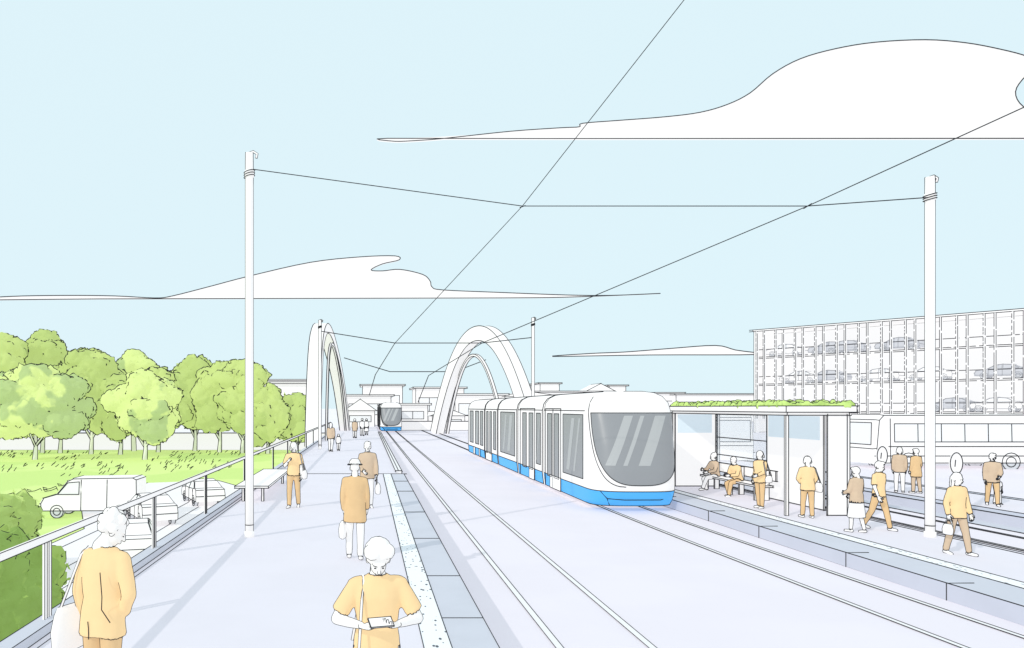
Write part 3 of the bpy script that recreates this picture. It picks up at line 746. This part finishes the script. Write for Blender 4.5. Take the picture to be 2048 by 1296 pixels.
def person(name,x,y,z0,h,face=0,top=('tee',None),bot=('trousers',None),legs=((4,4),(-4,4)),arms=((0,8,12,0),(0,8,12,0)),lean=0,pitch=8,yaw=0,hair='short',seat=None,vox=.02,palm=False,grip=(0,0),bags=(),ink=1.0):
    """legs/arms given for (left,right) = local +x, -x side"""
    global CUR
    top=(top[0],top[1] or ORANGE); bot=(bot[0],bot[1] or WHITE)
    S=h/1.75; e=empty(name,(x,y,z0)); INKK[e.name]=ink
    lw=rad(lean); U=Vector((0,-math.sin(lw),math.cos(lw))); X=Vector((1,0,0)); Fy=U.cross(X)
    hip=Vector((0,0,0)); J={}
    parts=[]
    SK,TP,BT,SHO=0,1,2,3
    mats=[PAPERSKIN,top[1],bot[1],WHITE]
    low=0
    for i,s in enumerate((1,-1)):
        a,k=[rad(q) for q in legs[i]]
        hp=hip+Vector((s*.088,0,-.02)); kn=hp+Vector((s*.03,-math.sin(a),-math.cos(a)))*.43; b=a-k
        an=kn+Vector((s*.0,-math.sin(b),-math.cos(b)))*.41
        tr_=bot[0]=='trousers'
        bm_=BT if tr_ else SK
        parts.append((capsule(hp,.092,kn,.064 if tr_ else .055),bm_))
        parts.append((capsule(kn,.064 if tr_ else .052,an+Vector((0,0,.02)),.052 if tr_ else .037),bm_))
        fd=Vector((s*.15,-math.cos(b*.6),-.15 if seat is None and b<-.2 else 0)).normalized()
        parts.append((capsule(an+Vector((0,.03,-.035)),.036,an+fd*.15+Vector((0,0,-.045)),.030),SHO))
        low=min(low,an.z-.078)
        J['kn%d'%i]=kn
    T=[(-.09,.12,.10),(-.03,.165,.118),(.06,.158,.112),(.16,.138,.102),(.28,.158,.115),(.39,.178,.115),(.455,.172,.10),(.50,.12,.08),(.535,.062,.06)]
    if bot[0]=='trousers': parts.append((loft([(hip+Vector((0,0,q)),X*rx,Vector((0,ry,0))) for q,rx,ry in ((-.10,.12,.10),(-.04,.168,.12),(.05,.155,.11))]),BT))
    g=.012 if top[0]=='tee' else .022
    TT=[(u,rx+g,ry+g) for u,rx,ry in T]
    if top[0]=='tee': TT[0]=(-.06,.172,.128)
    if top[0]=='jacket': TT=[(-.13,.192,.148)]+TT[1:]
    if top[0]=='coat': TT=[(-.27,.205,.16),(-.15,.20,.15)]+TT[1:]
    if seat is not None: TT=[t for t in TT if t[0]>-.08]
    parts.append((loft([(hip+(U if u>0 else Vector((0,0,1)))*u,X*rx,Fy*ry) for u,rx,ry in TT],20),TP))
    if bot[0]=='skirt':
        if seat is None: parts.append((loft([(hip+Vector((0,0,q)),X*rx,Vector((0,ry,0))) for q,rx,ry in ((-.52,.235,.19),(-.3,.21,.165),(-.1,.185,.14),(.06,.155,.115))],20),BT))
        else: parts.append((loft([(hip+Vector((0,-q,-.0)),X*.19,Vector((0,0,.1))) for q in (0,.2,.42)],16),BT))
    parts.append((capsule(hip+U*.50,.056,hip+U*.60,.052),SK))
    for i,s in enumerate((1,-1)):
        sw,ab,el,inw=[rad(q) for q in arms[i]]
        shd=hip+U*.455+X*s*.168
        d1=Vector((s*math.sin(ab),-math.sin(sw)*math.cos(ab),-math.cos(sw)*math.cos(ab)))
        elb=shd+d1*.28; b=sw+el
        d2=Vector((-s*math.sin(inw),-math.sin(b)*math.cos(inw),-math.cos(b)*math.cos(inw)))
        wr=elb+d2*.245
        ls=top[0]!='tee'
        parts.append((capsule(hip+U*.46+X*s*.11,.066,shd,.062),TP))
        if ls:
            parts.append((capsule(shd,.064,elb,.054),TP)); parts.append((capsule(elb,.054,wr-d2*.015,.043),TP)); parts.append((capsule(wr-d2*.05,.031,wr,.027),SK))
        else:
            parts.append((loft([(shd-d1*.02,*[v*.058 for v in frame(d1)[1:]]),(shd+d1*.08,*[v*.064 for v in frame(d1)[1:]]),(shd+d1*.22,*[v*.068 for v in frame(d1)[1:]])],14),TP))
            parts.append((capsule(shd,.046,elb,.041),SK)); parts.append((capsule(elb,.041,wr,.027),SK))
        J['wr%d'%i]=wr; J['d%d'%i]=d2; J['sh%d'%i]=shd; J['el%d'%i]=elb
    dz=(-low) if seat is None else (seat+.10)/S
    ML=Matrix.Translation((x,y,z0))@Matrix.Rotation(rad(face),4,'Z')@Matrix.Scale(S,4)@Matrix.Translation((0,0,dz))
    me,mi=remesh(parts,vox,2)
    for m in mats: me.materials.append(m)
    me.polygons.foreach_set('material_index',mi); me.polygons.foreach_set('use_smooth',[True]*len(mi)); me.name='body'
    for v in me.vertices: v.co+=v.normal*noise.noise(v.co*8)*.006
    me.update()
    def put(m_,nm,MM):
        o=bpy.data.objects.new(nm,m_); link(o); attach(o,e); o.matrix_basis=MM
        return o
    put(me,'body',ML); contour(me,ML,e); matb_edges(me,ML,e)
    HM=ML@Matrix.Translation(hip+U*.575)@Matrix.Rotation(rad(yaw),4,'Z')@Matrix.Rotation(rad(pitch),4,'X')
    put(HEAD,'head',HM); put(FEAT,'face_features',HM); contour(HEAD,HM,e)
    hm=hairmesh(hair); put(hm,'hair',HM); contour(hm,HM,e)
    for i,s in enumerate((1,-1)):
        d=J['d%d'%i]; zax=-d
        med=Vector((0,0,1)) if palm else Vector((-s,0,0)); med=(med-d*med.dot(d)).normalized()
        xa=med*1.0; ya=zax.cross(xa)
        sg=1 if s<0 else -1
        if palm: sg=1 if s>0 else -1
        R=Matrix((( xa.x,ya.x*sg,zax.x,0),(xa.y,ya.y*sg,zax.y,0),(xa.z,ya.z*sg,zax.z,0),(0,0,0,1)))
        HMx=ML@Matrix.Translation(J['wr%d'%i])@R
        hd=HGRIP if grip[i] else HREL
        put(hd,'hand',HMx); contour(hd,HMx,e)
        J['hd%d'%i]=J['wr%d'%i]+d*.09
    CUR=ML
    for kind,i,wd,ht,col in bags:
        s=(1,-1)[i]
        if kind=='hand':
            t=J['hd%d'%i]; c=t+Vector((s*.03,0,-.12)); st=[t+Vector((0,-.08,-.16)),t+Vector((0,-.04,-.02)),t+Vector((0,.04,-.02)),t+Vector((0,.08,-.16))]
        elif kind=='shoulder':
            t=J['sh%d'%i]+Vector((0,0,.075)); c=Vector((s*.29,.03,.08)); st=[c+Vector((0,-.1,0)),t+Vector((s*.015,-.05,-.05)),t,t+Vector((s*.015,.06,-.05)),c+Vector((0,.1,0))]
        else: # hanging in front of the hip from the same shoulder
            t=J['sh%d'%i]+Vector((-s*.06,0,.07)); c=Vector((s*.15,-.20,-.01)); st=[c+Vector((0,-.0,0)),Vector((s*.135,-.165,.20)),Vector((s*.125,-.165,.36)),t+Vector((0,-.055,-.03)),t,t+Vector((0,.08,-.05)),Vector((s*.13,.15,.25)),c+Vector((s*.03,.33,0))]
        if kind=='front': fx,fy=1.9,.35
        else: fx,fy=1,1
        V,F=loft([(CUR@(c+Vector((0,0,q*ht))),CUR.to_3x3()@Vector((.05*f*fx,0,0)),CUR.to_3x3()@Vector((0,wd*.5*f2*fy,0))) for q,f,f2 in ((-1.0,.5,.8),(-.93,1.2,1.0),(-.5,1.4,1.08),(-.15,1.0,.9),(0,.4,.75))],18)
        o=mesh('bag',V,F,col,e,smooth=True); contour(o.data,Matrix(),e); line(e,[c+Vector((0,-wd*.4*fy,-.04)),c+Vector((s*.04,0,-.05)),c+Vector((0,wd*.4*fy,-.04))])
        tube(e,'bag_strap',st,.009,col,6)
    CUR=Matrix()
    return e,J,ML
e,J,ML=person('standing_man',-2.12,6.0,0,1.80,158,('jacket',ORANGE),('trousers',BROWN),legs=((3,3),(-5,4)),arms=((-6,14,20,5),(-14,24,46,34)),lean=4,pitch=32,yaw=-48,hair='curly',vox=.012,bags=(('shoulder',0,.36,.36,WHITE),),ink=1.15)
CUR=ML; line(e,[(.0,.150,-.13),(.0,.152,-.05),(.01,.148,.0)]); line(e,[(-.10,.140,.38),(-.12,.142,.2),(-.11,.135,.1),(-.16,.10,.0)]); CUR=Matrix()
e,J,ML=person('woman_with_phone',.07,5.5,0,1.70,4,('tee',ORANGE),('skirt',WHITE),arms=((8,28,84,44),(8,30,80,46)),lean=5,pitch=36,hair='full',vox=.012,palm=True,grip=(1,1),bags=(('front',1,.26,.2,WHITE),),ink=1.15)
CUR=ML; c=(J['hd0']+J['hd1'])*.5+Vector((0,-.03,.045))
CUR=ML@Matrix.Translation(c)@Matrix.Rotation(rad(12),4,'Z')@Matrix.Rotation(rad(28),4,'X'); box(e,'phone',-.085,.085,-.045,.045,-.005,.005,WHITE); CUR=Matrix()
person('man_in_coat',-.22,13.1,0,1.72,180,('coat',BROWN),('trousers',WHITE),legs=((10,12),(-8,10)),arms=((-4,9,14,4),(6,10,18,0)),hair='hat',vox=.016,bags=(('hand',0,.30,.3,WHITE),))
person('walking_man',.0,19.6,0,1.75,6,('jacket',TAN),('trousers',WHITE),legs=((-8,6),(10,8)),arms=((8,12,10,0),(5,10,55,20)),hair='short',bags=(('hand',0,.25,.28,WHITE),))
person('walking_woman',-1.95,19.8,0,1.72,-6,('tee',ORANGE),('trousers',BROWN),legs=((-6,8),(9,5)),arms=((0,10,8,0),(8,14,120,30)),hair='bob',bags=(('shoulder',0,.22,.24,WHITE),))
person('walking_woman',-2.2,45,0,1.72,170,('jacket',TAN),('trousers',WHITE),legs=((12,10),(-12,10)),hair='long',vox=.025)
person('child',-1.78,46,0,1.0,175,('jacket',WHITE),('trousers',WHITE),legs=((12,10),(-12,10)),hair='bob',vox=.03)
person('standing_man',-1.1,65,0,1.65,170,('coat',TAN),('trousers',WHITE),vox=.03)
person('standing_man',-.5,70,0,1.6,20,('jacket',WHITE),('trousers',WHITE),vox=.03)
person('standing_woman',-.1,72,0,1.55,0,('jacket',WHITE),('skirt',WHITE),vox=.03,hair='long')
person('seated_woman',11.74,25.3,ZR,1.62,-78,('jacket',TAN),('trousers',WHITE),legs=((84,60),(78,95)),arms=((25,8,50,20),(30,8,60,20)),lean=8,seat=.40,hair='bun')
person('seated_man',11.74,23.75,ZR,1.62,-70,('jacket',ORANGE),('trousers',BROWN),legs=((82,70),(78,95)),arms=((30,10,55,20),(15,8,75,20)),lean=18,pitch=20,seat=.40,hair='short')
person('standing_woman',10.86,20.75,ZR,1.58,-70,('jacket',ORANGE),('trousers',BROWN),legs=((3,2),(-3,4)),arms=((10,6,60,10),(-6,6,25,0)),pitch=14,hair='pony',bags=(('shoulder',0,.22,.2,WHITE),))
person('man_with_headphones',11.12,18.95,ZR,1.54,176,('jacket',ORANGE),('trousers',BROWN),legs=((6,2),(-2,3)),arms=((0,20,50,35),(4,16,35,10)),hair='phones',bags=(('shoulder',1,.32,.26,WHITE),))
person('woman_in_skirt',10.92,16.75,ZR,1.46,200,('jacket',TAN),('skirt',WHITE),legs=((8,5),(-5,10)),arms=((10,10,60,25),(5,10,50,15)),pitch=14,hair='short')
person('walking_man',11.66,17.1,ZR,1.58,25,('tee',ORANGE),('trousers',BROWN),legs=((16,4),(-16,12)),arms=((-10,12,12,0),(6,12,16,0)),hair='short',pitch=12)
person('woman_with_long_hair',11.2,14.25,ZR,1.56,12,('jacket',ORANGE),('trousers',TAN),legs=((14,4),(-8,6)),arms=((6,12,12,0),(-6,16,16,0)),hair='long',vox=.016,bags=(('hand',1,.2,.22,WHITE),))
person('walking_man',17.75,21.3,ZR,1.5,-30,('jacket',TAN),('trousers',BROWN),legs=((14,4),(-12,10)),arms=((8,10,50,20),(0,8,12,0)),hair='short')
person('child',18.15,21.6,ZR,.78,-10,('tee',WHITE),('trousers',WHITE),hair='short',legs=((8,4),(-8,8)))
person('standing_woman',17.45,24.6,ZR,1.48,150,('jacket',TAN),('trousers',WHITE),hair='bob')
person('standing_man',17.85,24.4,ZR,1.44,190,('coat',BROWN),('trousers',TAN),hair='short',arms=((0,8,20,5),(0,8,20,5)))

flush_ink()
for o in PEND: sc.collection.objects.link(o)

# ------------------------------------------------------------------ light, sky, camera
d=Vector((.62,.62,-.50)).normalized()
L=bpy.data.lights.new('sun','SUN'); L.energy=2.0; L.angle=rad(.5); L.color=(1,.95,.87)
so=bpy.data.objects.new('sun',L); sc.collection.objects.link(so); so.location=(-30,-30,40); so.rotation_euler=(-d).to_track_quat('Z','Y').to_euler()
W=bpy.data.worlds.new('World'); sc.world=W; W.use_nodes=True; nt=W.node_tree
bg=nt.nodes['Background']; sky=nt.nodes.new('ShaderNodeTexSky'); sky.sky_type='NISHITA'; sky.sun_disc=False
sky.sun_elevation=math.asin(-d.z); sky.sun_rotation=math.atan2(-d.x,-d.y)
sc1=nt.nodes.new('ShaderNodeVectorMath'); sc1.operation='SCALE'; sc1.inputs['Scale'].default_value=.10
mx=nt.nodes.new('ShaderNodeMix'); mx.data_type='RGBA'; mx.inputs[0].default_value=.97
mx.inputs[7].default_value=(*lin('E1F6FD'),1)
nt.links.new(sky.outputs[0],sc1.inputs[0]); nt.links.new(sc1.outputs[0],mx.inputs[6]); nt.links.new(mx.outputs[2],bg.inputs[0]); bg.inputs[1].default_value=1.0
cam=bpy.data.cameras.new('camera'); co=bpy.data.objects.new('camera',cam); sc.collection.objects.link(co); sc.camera=co
co.location=EYE; co.rotation_euler=(rad(90),0,0)
cam.sensor_width=36; cam.lens=1500/2048*36; cam.shift_x=(1024-735)/2048; cam.shift_y=(815-648)/2048; cam.clip_start=.1; cam.clip_end=6000
sc.view_settings.view_transform='Standard'; sc.view_settings.look='None'; sc.view_settings.exposure=0
